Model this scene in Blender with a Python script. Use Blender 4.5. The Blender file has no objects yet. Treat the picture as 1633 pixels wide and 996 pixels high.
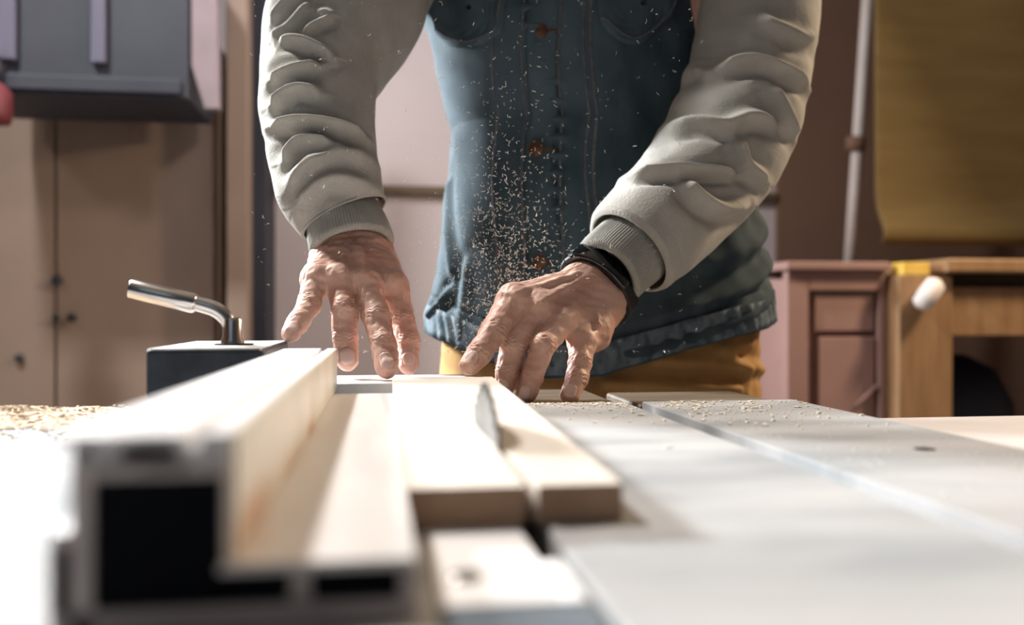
import bpy, bmesh, math, random
import numpy as np
from mathutils import Vector, Matrix
random.seed(7); rng = np.random.default_rng(7)
PI = math.pi
sc = bpy.context.scene
COL = sc.collection
T = 0.90                                  # height of the saw table above the floor
# ------------------------------------------------------------------ camera
FPX = 1450.0; YAW = math.atan(207.5/FPX); H = 0.078
cam = bpy.data.cameras.new('camera'); camo = bpy.data.objects.new('camera', cam); COL.objects.link(camo)
camo.location = (0, 0, T+H); camo.rotation_euler = (PI/2-0.0014, 0, -YAW)
cam.sensor_width = 36; cam.lens = 36*FPX/1633; cam.clip_start = 0.01
cam.dof.use_dof = True; cam.dof.focus_distance = 0.80; cam.dof.aperture_fstop = 3.7
sc.camera = camo
FW = np.array([math.sin(YAW), math.cos(YAW), 0]); RT = np.array([math.cos(YAW), -math.sin(YAW), 0])
def ray(x, y): return FW*FPX + RT*(x-816.5) + np.array([0, 0, 496.0-y])
def PZ(x, y, z=0.0):
    r = ray(x, y); t = (z-H)/r[2]; return Vector((r[0]*t, r[1]*t, T+z))
def PY(x, y, Y):
    r = ray(x, y)*(Y/ray(x, y)[1]); return Vector((r[0], r[1], r[2]+H+T))
def proj(p):
    v = np.array([p[0], p[1], p[2]-T-H]); d = v@FW; return 816.5+FPX*(v@RT)/d, 496-FPX*v[2]/d
# ------------------------------------------------------------------ world, light, exposure
sc.view_settings.view_transform = 'Standard'; sc.view_settings.look = 'None'
sc.view_settings.gamma = 1; sc.view_settings.use_curve_mapping = False; sc.view_settings.exposure = 0.0
w = bpy.data.worlds.new('world'); sc.world = w; w.use_nodes = True
w.node_tree.nodes['Background'].inputs[0].default_value = (0.50, 0.58, 0.72, 1)
w.node_tree.nodes['Background'].inputs[1].default_value = 0.06
def area(name, loc, target, size, power, color, size_y=None, spread=PI):
    l = bpy.data.lights.new(name, 'AREA'); l.energy = power; l.color = color; l.size = size; l.spread = spread
    if size_y: l.shape = 'RECTANGLE'; l.size_y = size_y
    o = bpy.data.objects.new(name, l); COL.objects.link(o); o.location = loc
    o.rotation_euler = (Vector(target)-Vector(loc)).to_track_quat('-Z', 'Y').to_euler(); return o
area('key_lamp', (-1.20, 1.60, T+2.1), (0.02, 0.6, T), 0.20, 100, (1.0, 0.97, 0.94))
area('left_lamp', (-1.38, 2.40, T+0.95), (0.1, 1.05, T+0.15), 0.30, 56, (0.93, 0.97, 1.0), spread=1.6)
area('warm_lamp', (1.95, 1.55, T+1.15), (0.3, 0.98, T+0.2), 0.25, 44, (1.0, 0.76, 0.52))
area('front_fill', (-0.7, -1.6, T+1.6), (0.15, 1.0, T+0.2), 1.6, 2.2, (0.72, 0.86, 1.0))
area('left_room_lamp', (0.10, 1.75, T+1.12), (-1.0, 3.0, T+0.15), 0.12, 1.7, (1.0, 0.84, 0.74), spread=1.9)
area('far_room_lamp', (-1.50, 1.75, T+1.12), (-1.0, 3.0, T+0.15), 0.12, 0.9, (1.0, 0.84, 0.74), spread=1.9)
area('wall_lamp', (0.15, 2.3, T+1.35), (0.1, 3.3, T+0.2), 0.6, 4.2, (0.97, 0.93, 1.0))
area('bench_lamp', (1.9, 1.5, T+1.5), (1.5, 2.6, T+0.1), 0.5, 3.6, (1.0, 0.74, 0.50))
# ------------------------------------------------------------------ materials
def mat(name, c1, c2=None, rough=0.6, metal=0.0, scale=8.0, stretch=(1, 1, 1), detail=4.0, bump=0.0, bscale=None, bstretch=None,
        lo=0.35, hi=0.65, spec=0.5, coat=0.0, sss=0.0, rvar=0.0, c3=None, s3=3.0, lo3=0.55, hi3=0.75, kind='noise'):
    m = bpy.data.materials.new(name); m.use_nodes = True; nt = m.node_tree; N = nt.nodes; L = nt.links
    b = N['Principled BSDF']; b.inputs['Roughness'].default_value = rough; b.inputs['Metallic'].default_value = metal
    b.inputs['Specular IOR Level'].default_value = spec; b.inputs['Coat Weight'].default_value = coat
    if sss: b.inputs['Subsurface Weight'].default_value = sss; b.inputs['Subsurface Radius'].default_value = (0.008, 0.003, 0.0015)
    tc = N.new('ShaderNodeTexCoord')
    def noise(sc_, st, det):
        mp = N.new('ShaderNodeMapping'); mp.inputs['Scale'].default_value = st; L.new(tc.outputs['Object'], mp.inputs[0])
        if kind == 'wave':
            n = N.new('ShaderNodeTexWave'); n.inputs['Scale'].default_value = sc_; n.inputs['Distortion'].default_value = 5; n.inputs['Detail'].default_value = det
            L.new(mp.outputs[0], n.inputs['Vector']); return n.outputs['Fac']
        n = N.new('ShaderNodeTexNoise'); n.inputs['Scale'].default_value = sc_; n.inputs['Detail'].default_value = det
        L.new(mp.outputs[0], n.inputs['Vector']); return n.outputs['Fac']
    def ramp(fac, a, z):
        r = N.new('ShaderNodeMapRange'); r.inputs[1].default_value = a; r.inputs[2].default_value = z; r.clamp = True; L.new(fac, r.inputs[0]); return r.outputs[0]
    def mix(f, a, b2):
        x = N.new('ShaderNodeMix'); x.data_type = 'RGBA'; L.new(f, x.inputs[0])
        for s, v in ((6, a), (7, b2)):
            if isinstance(v, tuple): x.inputs[s].default_value = (*v, 1)
            else: L.new(v, x.inputs[s])
        return x.outputs[2]
    b.inputs['Base Color'].default_value = (*c1, 1)
    if c2:
        f = ramp(noise(scale, stretch, detail), lo, hi); c = mix(f, c1, c2)
        if c3: c = mix(ramp(noise(s3, (1, 1, 1), 3), lo3, hi3), c, c3)
        L.new(c, b.inputs['Base Color'])
        if rvar:
            r = N.new('ShaderNodeMapRange'); r.inputs[3].default_value = rough-rvar; r.inputs[4].default_value = rough+rvar; L.new(f, r.inputs[0]); L.new(r.outputs[0], b.inputs['Roughness'])
    if bump:
        k = kind; kind = 'noise'; bn = noise(bscale or scale*4, bstretch or stretch, 5); kind = k
        u = N.new('ShaderNodeBump'); u.inputs['Strength'].default_value = bump; u.inputs['Distance'].default_value = 0.002
        L.new(bn, u.inputs['Height']); L.new(u.outputs[0], b.inputs['Normal'])
    return m
M = {}
M['iron'] = mat('cast_iron', (0.27, 0.28, 0.285), (0.40, 0.395, 0.395), 0.66, 0.0, 7, (1, 3, 1), 6, 0.12, 60, (1, 6, 1), rvar=0.08, c3=(0.36, 0.345, 0.335), s3=5, spec=0.04)
M['iron_wing'] = mat('cast_iron_wing', (0.27, 0.29, 0.31), (0.35, 0.36, 0.37), 0.85, 0.0, 7, (1, 3, 1), 6, 0.12, 60, (1, 6, 1), spec=0.03)
M['insert'] = mat('insert_metal', (0.74, 0.72, 0.71), (0.82, 0.80, 0.79), 0.45, 0.05, 30, bump=0.03)
M['dark_steel'] = mat('dark_steel', (0.13, 0.16, 0.19), (0.18, 0.21, 0.24), 0.5, 0.4, 14)
M['alu'] = mat('aluminium', (0.74, 0.72, 0.71), (0.82, 0.80, 0.79), 0.42, 0.05, 10, (4, 0.6, 1), 5, 0.05, 40, rvar=0.06)
M['alu_face'] = mat('stained_aluminium_face', (0.60, 0.56, 0.48), (0.76, 0.72, 0.64), 0.4, 0.3, 14, (1, 1, 1), 5, 0.04, c3=(0.50, 0.24, 0.08), s3=11, lo3=0.58, hi3=0.72)
M['alu_end'] = mat('sawn_aluminium_end', (0.46, 0.40, 0.38), (0.60, 0.53, 0.49), 0.6, 0.05, 30)
M['cavity'] = mat('shade_and_seal_black', (0.005, 0.006, 0.009), rough=0.9, spec=0.1)  # near-black that paints the shade in hollows and holes; also colours the seal
M['black_paint'] = mat('black_paint', (0.012, 0.018, 0.026), (0.03, 0.038, 0.05), 0.42, 0, 60, bump=0.1, bscale=300)
M['dusty_top'] = mat('dusty_black_top', (0.30, 0.28, 0.27), (0.55, 0.52, 0.50), 0.8, 0, 60, bump=0.3, bscale=300)
M['chrome'] = mat('brushed_steel', (0.62, 0.58, 0.54), (0.72, 0.68, 0.64), 0.22, 1.0, 40, (1, 6, 1), bump=0.03)
M['blade'] = mat('saw_blade_steel', (0.10, 0.098, 0.09), (0.15, 0.145, 0.135), 0.5, 0.3, 30, bump=0.02)
M['ply'] = mat('pale_wood', (0.58, 0.52, 0.45), (0.67, 0.61, 0.545), 0.6, 0, 5, (6, 1, 6), 6, 0.15, 70, (4, 0.6, 4), c3=(0.55, 0.47, 0.39), s3=22, lo3=0.55, hi3=0.9)
M['ply_end_shaded'] = mat('sawn_end_grain_shaded', (0.30, 0.19, 0.12), (0.38, 0.25, 0.165), 0.8, 0, 60, bump=0.2)  # end grain colour darkened further to carry the shade of the unlit end
M['dust'] = mat('sawdust', (0.50, 0.37, 0.24), (0.66, 0.52, 0.37), 0.9, 0, 200)
M['chip'] = mat('wood_chips', (0.86, 0.78, 0.64), (0.94, 0.88, 0.76), 0.8, 0, 90)
M['denim'] = mat('washed_denim', (0.040, 0.063, 0.076), (0.076, 0.108, 0.126), 0.85, 0, 26, (1, 1, 0.5), 6, 0.5, 700, (1, 1, 2), spec=0.15, c3=(0.105, 0.15, 0.18), s3=7, lo3=0.5, hi3=0.8)
M['denim_worn'] = mat('worn_denim_edge', (0.075, 0.115, 0.145), (0.20, 0.25, 0.28), 0.85, 0, 90, (1, 1, 0.6), 6, 0.5, 500, spec=0.15)
M['thread'] = mat('seam_thread', (0.10, 0.10, 0.115), (0.15, 0.14, 0.15), 0.85, 0, 160, spec=0.1)
M['copper'] = mat('copper_button', (0.10, 0.045, 0.025), (0.15, 0.07, 0.04), 0.45, 0.6, 60, bump=0.2)
M['fleece'] = mat('grey_fleece', (0.40, 0.385, 0.345), (0.47, 0.45, 0.41), 0.92, 0, 30, bump=0.35, bscale=420, spec=0.1)
M['rib'] = mat('grey_ribbing', (0.36, 0.35, 0.31), (0.43, 0.42, 0.38), 0.92, 0, 40, bump=0.35, bscale=420, spec=0.1)
M['canvas'] = mat('tan_canvas', (0.42, 0.235, 0.085), (0.52, 0.31, 0.125), 0.85, 0, 18, bump=0.3, bscale=500, spec=0.15)
M['skin'] = mat('skin', (0.64, 0.37, 0.28), (0.73, 0.47, 0.37), 0.46, 0, 45, (1, 1, 1), 5, 0.35, 260, sss=0.08, spec=0.4, c3=(0.58, 0.28, 0.21), s3=22, lo3=0.5, hi3=0.8)
M['nail'] = mat('fingernail', (0.78, 0.53, 0.45), (0.83, 0.60, 0.51), 0.28, 0, 60, spec=0.5)
M['rubber'] = mat('black_rubber', (0.010, 0.011, 0.013), (0.02, 0.02, 0.022), 0.5, 0, 60)
M['glass'] = mat('black_screen', (0.006, 0.007, 0.009), rough=0.12, coat=0.6)
M['oak'] = mat('brown_wood', (0.075, 0.052, 0.030), (0.13, 0.090, 0.052), 0.6, 0, 6, (1, 8, 8), 5, 0.2, 40)
M['pine'] = mat('orange_pine', (0.23, 0.130, 0.060), (0.30, 0.175, 0.085), 0.6, 0, 5, (8, 8, 1), 5, 0.15, 40)
M['pink_paint'] = mat('dusty_pink_paint', (0.25, 0.145, 0.128), (0.285, 0.170, 0.148), 0.7, 0, 6)
M['wardrobe'] = mat('beige_laminate', (0.26, 0.195, 0.158), (0.30, 0.225, 0.182), 0.75, 0, 3)
M['pinkwall'] = mat('plaster_wall', (0.50, 0.45, 0.47), (0.54, 0.49, 0.51), 0.9, 0, 2.5)
M['brownwall'] = mat('brown_board_wall', (0.17, 0.095, 0.065), (0.21, 0.12, 0.08), 0.85, 0, 2)
M['navy'] = mat('blue_grey_metal', (0.022, 0.026, 0.042), (0.032, 0.037, 0.055), 0.6, 0, 4)
M['lilac'] = mat('grey_plastic', (0.10, 0.10, 0.15), rough=0.6)
M['gold'] = mat('olive_gold_fabric', (0.15, 0.098, 0.030), (0.18, 0.122, 0.040), 0.8, 0, 3, (1, 1, 6), bump=0.3, bscale=300)
M['white'] = mat('white_paint', (0.62, 0.56, 0.54), (0.70, 0.64, 0.62), 0.6, 0, 6)
M['yellow'] = mat('yellow_card', (0.62, 0.40, 0.06), (0.70, 0.48, 0.10), 0.7, 0, 20)
M['red'] = mat('dark_red_plastic', (0.16, 0.03, 0.04), rough=0.6)
M['concrete'] = mat('concrete', (0.22, 0.20, 0.19), (0.30, 0.28, 0.26), 0.9, 0, 5)
M['ceil'] = mat('ceiling_paint', (0.5, 0.48, 0.46), (0.55, 0.53, 0.5), 0.9, 0, 2)
M['hair'] = mat('brown_hair', (0.05, 0.03, 0.02), (0.08, 0.05, 0.03), 0.6, 0, 60)
M['boot'] = mat('boot_leather', (0.07, 0.04, 0.025), (0.10, 0.06, 0.04), 0.6, 0, 20)
def stains(m, pts, col):
    nt = m.node_tree; N = nt.nodes; L = nt.links; b = N['Principled BSDF']; g = N.new('ShaderNodeNewGeometry')
    for (c, rad, st) in pts:
        mp = N.new('ShaderNodeMapping'); mp.vector_type = 'TEXTURE'; mp.inputs['Location'].default_value = c; mp.inputs['Scale'].default_value = rad; L.new(g.outputs['Position'], mp.inputs[0])
        ln = N.new('ShaderNodeVectorMath'); ln.operation = 'LENGTH'; L.new(mp.outputs[0], ln.inputs[0])
        nz = N.new('ShaderNodeTexNoise'); nz.inputs['Scale'].default_value = 60; L.new(g.outputs['Position'], nz.inputs['Vector'])
        ad = N.new('ShaderNodeMath'); ad.operation = 'MULTIPLY_ADD'; ad.inputs[1].default_value = 1.0; L.new(nz.outputs['Fac'], ad.inputs[0]); L.new(ln.outputs['Value'], ad.inputs[2])
        r = N.new('ShaderNodeMapRange'); r.inputs[1].default_value = .7; r.inputs[2].default_value = 1.6; r.inputs[3].default_value = st; r.inputs[4].default_value = 0; L.new(ad.outputs[0], r.inputs[0])
        x = N.new('ShaderNodeMix'); x.data_type = 'RGBA'; x.inputs[7].default_value = (*col, 1); src = b.inputs['Base Color'].links[0].from_socket
        L.new(r.outputs[0], x.inputs[0]); L.new(src, x.inputs[6]); L.new(x.outputs[2], b.inputs['Base Color'])
stains(M['alu_face'], [((-.036, .475, T+.0175), (.02, .030, .007), .9), ((-.036, .27, T+.020), (.02, .045, .010), .7), ((-.036, .38, T+.018), (.02, .06, .004), .5)], (.52, .25, .09))
# ------------------------------------------------------------------ helpers
def tag(o, label=None, cat=None, group=None, kind=None):
    if label: o['label'] = label
    if cat: o['category'] = cat
    if group: o['group'] = group
    if kind: o['kind'] = kind
    return o
def empty(name, loc, label, cat, group=None):
    o = bpy.data.objects.new(name, None); COL.objects.link(o); o.location = loc; o.empty_display_size = 0.05
    return tag(o, label, cat, group)
def link(name, me, mats, parent=None, smooth=True, bevel=0.0, seg=2):
    o = bpy.data.objects.new(name, me); COL.objects.link(o)
    for m in (mats if isinstance(mats, (list, tuple)) else [mats]): me.materials.append(m)
    if smooth:
        for p in me.polygons: p.use_smooth = True
    if bevel:
        b = o.modifiers.new('bevel', 'BEVEL'); b.width = bevel; b.segments = seg; b.limit_method = 'ANGLE'; b.harden_normals = True
    if parent is not None:
        o.parent = parent; o.matrix_parent_inverse = Matrix.Translation(-parent.location)
    return o
def fromdata(name, v, f, mats, parent=None, smooth=True, bevel=0.0, **k):
    me = bpy.data.meshes.new(name); me.from_pydata([tuple(map(float, p)) for p in v], [], [tuple(int(i) for i in q) for q in f]); me.update()
    return link(name, me, mats, parent, smooth, bevel, **k)
class MB:
    def __init__(s): s.v = []; s.f = []; s.mi = []
    def add(s, v, f, m=0):
        n = len(s.v); s.v += [tuple(p) for p in v]; s.f += [tuple(i+n for i in q) for q in f]; s.mi += [m]*len(f); return s
    def box(s, x0, x1, y0, y1, z0, z1, m=0):      # z relative to the table top
        z0 += T; z1 += T
        v = [(x, y, z) for z in (z0, z1) for y in (y0, y1) for x in (x0, x1)]
        return s.add(v, [(0, 2, 3, 1), (4, 5, 7, 6), (0, 1, 5, 4), (2, 6, 7, 3), (0, 4, 6, 2), (1, 3, 7, 5)], m)
    def prism(s, poly, y0, y1, m=0):              # poly in x,z (relative), extruded along y
        n = len(poly); v = [(x, y0, z+T) for x, z in poly]+[(x, y1, z+T) for x, z in poly]
        return s.add(v, [tuple(range(n)), tuple(range(2*n-1, n-1, -1))]+[(i+n, (i+1) % n+n, (i+1) % n, i) for i in range(n)], m)
    def plate(s, top, bot, m=0):                  # two matching polygons of 3D points
        n = len(top); return s.add(list(top)+list(bot), [tuple(range(n)), tuple(range(2*n-1, n-1, -1))]+[(i, i+n, (i+1) % n+n, (i+1) % n) for i in range(n)], m)
    def tube(s, pts, rad, n=16, m=0, flat=None):
        V, F_ = sweep(pts, rad, n); return s.add(V, F_, m)
    def build(s, name, mats, parent=None, smooth=False, bevel=0.0, **k):
        o = fromdata(name, s.v, s.f, mats, parent, smooth or bevel > 0, bevel, **k)
        for p, mi in zip(o.data.polygons, s.mi): p.material_index = mi
        bm = bmesh.new(); bm.from_mesh(o.data); bmesh.ops.recalc_face_normals(bm, faces=bm.faces); bm.to_mesh(o.data); bm.free()
        return o
def frames(P):
    P = np.asarray(P, float); t = np.gradient(P, axis=0); t /= np.linalg.norm(t, axis=1)[:, None]
    n = np.cross(t[0], [0.3, -1, 0.2]); n /= np.linalg.norm(n); A = [n]
    for i in range(1, len(P)):
        n = A[-1]-t[i]*(A[-1]@t[i]); A.append(n/np.linalg.norm(n))
    A = np.array(A); return t, A, np.cross(t, A)
def sweep(P, r, n=16, caps=True):
    P = np.asarray([tuple(p) for p in P], float); r = np.broadcast_to(np.asarray(r, float), (len(P),)); t, A, B = frames(P)
    a = np.arange(n)/n*2*PI
    V = (P[:, None]+r[:, None, None]*(np.cos(a)[None, :, None]*A[:, None]+np.sin(a)[None, :, None]*B[:, None])).reshape(-1, 3)
    F_ = [(i*n+j, i*n+(j+1) % n, (i+1)*n+(j+1) % n, (i+1)*n+j) for i in range(len(P)-1) for j in range(n)]
    if caps: F_ += [tuple(range(n-1, -1, -1)), tuple((len(P)-1)*n+j for j in range(n))]
    return V, F_
def catmull(K, n):
    K = np.asarray(K, float); K = np.vstack([2*K[0]-K[1], K, 2*K[-1]-K[-2]]); out = []
    m = len(K)-3
    for u in np.linspace(0, m-1e-6, n):
        i = int(u); t = u-i; p0, p1, p2, p3 = K[i:i+4]
        out.append(0.5*((2*p1)+(-p0+p2)*t+(2*p0-5*p1+4*p2-p3)*t*t+(-p0+3*p1-3*p2+p3)*t**3))
    return np.array(out)
def lathe(prof, axis_o, axis_d, n=32):
    d = Vector(axis_d).normalized(); a = d.orthogonal().normalized(); b = d.cross(a); o = Vector(axis_o); V = []; F_ = []
    for r, h in prof:
        for j in range(n):
            t = 2*PI*j/n; V.append(tuple(o+d*h+(a*math.cos(t)+b*math.sin(t))*max(r, 1e-5)))
    for i in range(len(prof)-1):
        for j in range(n): F_.append((i*n+j, i*n+(j+1) % n, (i+1)*n+(j+1) % n, (i+1)*n+j))
    return V, F_
def vnoise(p, sc_, seed=0):            # cheap smooth pseudo noise from sines
    p = np.asarray(p)*sc_; r = np.random.default_rng(seed); s = np.zeros(p.shape[:-1])
    for k in range(7):
        d = r.normal(size=3); s += np.sin(p@d+r.uniform(0, 6.28))/7**0.5
    return s
# ------------------------------------------------------------------ signed distance surfaces (for the body)
def cone_d(P, a, b, ra, rb):
    a = np.asarray(a, np.float32); ab = np.asarray(b, np.float32)-a; t = np.clip(((P-a)@ab)/max(float(ab@ab), 1e-12), 0, 1)
    return np.linalg.norm(P-(a+t[..., None]*ab), axis=-1)-(ra+(rb-ra)*t)
def smin(a, b, k):
    h = np.clip(0.5+0.5*(b-a)/k, 0, 1); return b*(1-h)+a*h-k*h*(1-h)
def surface_net(fn, lo, hi, h):
    lo = np.asarray(lo, float); n = np.ceil((np.asarray(hi)-lo)/h).astype(int)+1
    g = np.stack(np.meshgrid(*[lo[i]+h*np.arange(n[i]) for i in range(3)], indexing='ij'), -1).astype(np.float32)
    D = fn(g).astype(np.float64); S = D < 0
    acc = np.zeros(tuple(n-1)+(3,)); cnt = np.zeros(tuple(n-1))
    for ax in range(3):
        s0 = [slice(None)]*3; s1 = [slice(None)]*3; s0[ax] = slice(0, -1); s1[ax] = slice(1, None)
        d0, d1 = D[tuple(s0)], D[tuple(s1)]; cr = S[tuple(s0)] != S[tuple(s1)]
        I = np.argwhere(cr); t = d0[cr]/(d0[cr]-d1[cr]); pos = I.astype(float); pos[:, ax] += t
        o = [k for k in range(3) if k != ax]
        for da in (0, 1):
            for db in (0, 1):
                c = I.copy(); c[:, o[0]] -= da; c[:, o[1]] -= db
                ok = np.all((c >= 0) & (c < n-1), axis=1); c = c[ok]
                np.add.at(acc, tuple(c.T), pos[ok]); np.add.at(cnt, tuple(c.T), 1)
    act = cnt > 0; idx = -np.ones(act.shape, int); idx[act] = np.arange(act.sum())
    V = acc[act]/cnt[act][:, None]*h+lo; F_ = []
    for ax in range(3):
        s0 = [slice(None)]*3; s1 = [slice(None)]*3; s0[ax] = slice(0, -1); s1[ax] = slice(1, None)
        cr = S[tuple(s0)] != S[tuple(s1)]; I = np.argwhere(cr); o = [(ax+1) % 3, (ax+2) % 3]
        I = I[(I[:, o[0]] > 0) & (I[:, o[1]] > 0) & (I[:, o[0]] < n[o[0]]-1) & (I[:, o[1]] < n[o[1]]-1)]
        q = []
        for da, db in ((1, 1), (0, 1), (0, 0), (1, 0)):
            c = I.copy(); c[:, o[0]] -= da; c[:, o[1]] -= db; q.append(idx[tuple(c.T)])
        q = np.stack(q, 1); inside = S[tuple(I.T)]; q[~inside] = q[~inside][:, ::-1]; F_.append(q)
    return V, np.vstack(F_)
# ================================================================== SETTING
BY = 3.3
tag(MB().box(-3.2, 3.6, -2.0, BY+.1, -T-.06, -T).build('floor', M['concrete']), kind='structure')
tag(MB().box(-3.2, 3.6, -2.0, BY+.1, 2.6, 2.66).build('ceiling', M['ceil']), kind='structure')
xm = PY(1236, 300, BY).x
tag(MB().box(-3.2, xm, BY, BY+.1, -T, 2.6).build('wall_back', M['pinkwall']), kind='structure')
tag(MB().box(xm, 3.6, BY-.02, BY+.1, -T, 2.6).build('wall_back_brown', M['brownwall']), kind='structure')
tag(MB().box(-3.3, -3.2, -2.0, BY+.1, -T, 2.6).build('wall_left', M['brownwall']), kind='structure')
tag(MB().box(3.6, 3.7, -2.0, BY+.1, -T, 2.6).build('wall_right', M['brownwall']), kind='structure')
# batten across the back wall
a, b = PY(395, 300, BY), PY(1236, 300, BY)
tag(MB().box(a.x, b.x, BY-.03, BY-.001, a.z-T-.016, a.z-T+.016).build('trim_1', M['oak'], bevel=.004), kind='structure')
def rel(p): return p.x, p.z-T
# wardrobe at the left
WY = 3.0
x0 = rel(PY(-330, 0, WY))[0]; xs = rel(PY(88, 0, WY))[0]; x1 = rel(PY(343, 0, WY))[0]
t = empty('wardrobe', (x0, WY, 0), 'tall beige wardrobe with dark knobs against the back wall', 'wardrobe')
MB().box(x0, x1, WY+.02, BY-.02, -T, .95).build('body', M['wardrobe'], t, bevel=.004)
for xa, xb in ((x0+.004, xs-.004), (xs+.004, x1-.004)):
    d = MB().box(xa, xb, WY, WY+.019, -T+.06, .94).build('door', M['wardrobe'], t, bevel=.003)
for px, py, r in ((95, 447, .016), (118, 506, .014), (93, 506, .010)):
    p = PY(px, py, WY-.001); V, F_ = lathe([(0, .03), (r*.8, .03), (r, .024), (r, .018), (r*.5, .010), (r*.5, 0)], p, (0, -1, 0)); MB().add(V, F_).build('knob', M['black_paint'], t, smooth=True)
p = PY(33, 570, WY-.001); V, F_ = lathe([(0, .02), (.011, .018), (.013, .008), (.006, 0)], p, (0, -1, 0)); MB().add(V, F_).build('knob', M['black_paint'], t, smooth=True)
# blue-grey dust hood hanging in front of it
HYY = 2.55
xa = rel(PY(-60, 0, HYY))[0]; xb, zb = rel(PY(301, 158, HYY))
t = empty('hanging_cabinet', (xa, HYY, T+zb), 'blue-grey metal cabinet hanging high in front of the wardrobe', 'cabinet')
MB().box(xa, xb, HYY, HYY+.34, zb, 1.1).build('body', M['navy'], t, bevel=.006)
for px0, px1 in ((148, 172), (0, 30)):
    MB().box(PY(px0, 0, HYY).x, PY(px1, 0, HYY).x, HYY-.02, HYY-.0005, PY(0, 98, HYY).z-T, 1.05).build('handle_strip', M['lilac'], t, bevel=.006)
MB().box(PY(-40, 0, HYY).x, PY(290, 0, HYY).x, HYY-.012, HYY-.0005, zb+.01, PY(0, 118, HYY).z-T).build('bottom_rail', M['navy'], t, bevel=.004)
# pinkish post beside it, brown post and dark cabinet edge
p0 = xb+.004; p1 = PY(345, 0, 2.57).x; zz = PY(0, 165, 2.57).z-T
m_ = MB().prism([(p0, 1.2), (p1, 1.2), (p1+.01, zz), (p0+.035, zz), (p0, zz+.12)], 2.56, 2.60); tag(m_.build('duct_panel', mat('mauve_paint', (.22, .18, .20), (.26, .21, .24), .8), bevel=.004), 'pale pinkish panel end beside the hanging blue-grey cabinet', 'panel')
tag(MB().box(PY(362, 0, 2.9).x, PY(397, 0, 2.9).x, 2.88, 2.98, -T, 2.6).build('timber_post', M['wardrobe'], bevel=.006), 'upright beige timber post to the right of the wardrobe', 'post')
tag(MB().box(PY(398, 0, 3.15).x, PY(432, 0, 3.15).x, 3.05, 3.28, -T, 2.6).build('steel_locker', M['navy'], bevel=.006), 'narrow dark blue-grey locker between post and pinkish wall', 'locker')
p = PY(-14, 165, 2.5); V, F_ = lathe([(0, -.05), (.045, -.05), (.05, -.03), (.05, .03), (.03, .05), (.012, .056), (.012, .075), (0, .076)], p, (0, 0, 1)); c = MB().add(V, F_)
c.box(p.x-.01, p.x+.01, p.y-.01, p.y+.01, p.z-T+.07, p.z-T+.16)
tag(c.build('red_canister', M['red'], smooth=True), 'dark red canister hung below the blue-grey cabinet', 'canister')
# pipe and gold curtain, right
a = PY(1387, -60, 2.9); b = PY(1353, 440, 2.9)
t = empty('wall_pipe', tuple(b), 'thin white pipe running up the brown wall', 'pipe')
V, F_ = sweep([b, b.lerp(a, .33), b.lerp(a, .66), a+(a-b)*.6], .019, 14); MB().add(V, F_).build('pipe', M['white'], t, smooth=True)
c = PY(1364, 230, 2.9); V, F_ = lathe([(.019, -.025), (.032, -.022), (.032, .022), (.019, .025)], c, a-b, 16); MB().add(V, F_).build('pipe_clip', M['brownwall'], t, smooth=True)
GY = 2.7; xl = PY(1398, 200, GY).x; xr = xl+1.5; zl = PY(1500, 392, GY).z-T
g = []; nx, nz = 120, 40
for j in range(nz+1):
    for i in range(nx+1):
        u = i/nx; v = j/nz; z = zl+(1.5-zl)*v
        g.append((xl+(xr-xl)*u, GY+.05*math.exp(-((v-.03)/.05)**2)*-1+.006*math.sin(u*9+2*v), T+z))
fc = [(j*(nx+1)+i, j*(nx+1)+i+1, (j+1)*(nx+1)+i+1, (j+1)*(nx+1)+i) for j in range(nz) for i in range(nx)]
o = fromdata('hanging_tarpaulin', g, fc, M['gold']); s = o.modifiers.new('thick', 'SOLIDIFY'); s.thickness = .012
tag(o, 'olive-gold sheet hanging behind the workbench', 'sheet')
# workbench, right
KY = 2.15
def X(px, Y=KY): return PY(px, 500, Y).x
def ZZ(py, Y=KY, px=1400): return PY(px, py, Y).z-T
t = empty('side_cabinet', (X(1340), KY, 0), 'dusty pink painted cabinet with recessed panels beside the pine workbench', 'cabinet')
B0 = KY-.05; XE = X(1434, B0)-.004; za, zc = ZZ(432), -T
MB().box(X(1258), XE, KY+.03, KY+.5, zc, za-.02).build('body', M['pink_paint'], t, bevel=.004)
m_ = MB(); m_.box(X(1256), X(1290), KY, KY+.029, zc, za); m_.box(X(1402), XE, KY, KY+.029, zc, za); m_.box(X(1290), X(1402), KY, KY+.029, za-.05, za); m_.box(X(1290), X(1402), KY, KY+.029, zc, zc+.08)
m_.build('face_frame', M['pink_paint'], t, bevel=.003)
MB().box(X(1250), XE, KY-.02, KY+.5, za+.001, za+.022).build('top', M['pink_paint'], t, bevel=.004)
MB().box(X(1303), X(1398), KY+.012, KY+.029, ZZ(528), za-.055).build('drawer_front', M['pink_paint'], t, bevel=.003)
d = MB().box(X(1308), X(1398), KY+.008, KY+.029, zc+.09, ZZ(537)).build('door', M['pink_paint'], t, bevel=.003)
a, b = PY(1365, 648, KY+.004), PY(1398, 615, KY+.004)
V, F_ = sweep([a, a.lerp(b, .5), b], .006, 8); MB().add(V, F_).build('diagonal_brace', M['pink_paint'], t, smooth=True)
t = empty('workbench', (X(1530), KY, 0), 'pine workbench with a thick top at the right of the pink cabinet', 'workbench')
MB().box(X(1434, B0), X(1520, B0), B0, B0+.08, -T, ZZ(438, B0)).build('leg', M['pine'], t, bevel=.005)
MB().box(X(1434, B0)+1.2, X(1520, B0)+1.2, B0, B0+.08, -T, ZZ(448, B0)).build('leg', M['pine'], t, bevel=.005)
MB().box(X(1521, B0), X(1520, B0)+1.2, B0+.01, B0+.05, ZZ(537, B0), ZZ(456, B0)).build('apron', M['pine'], t, bevel=.005)
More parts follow.
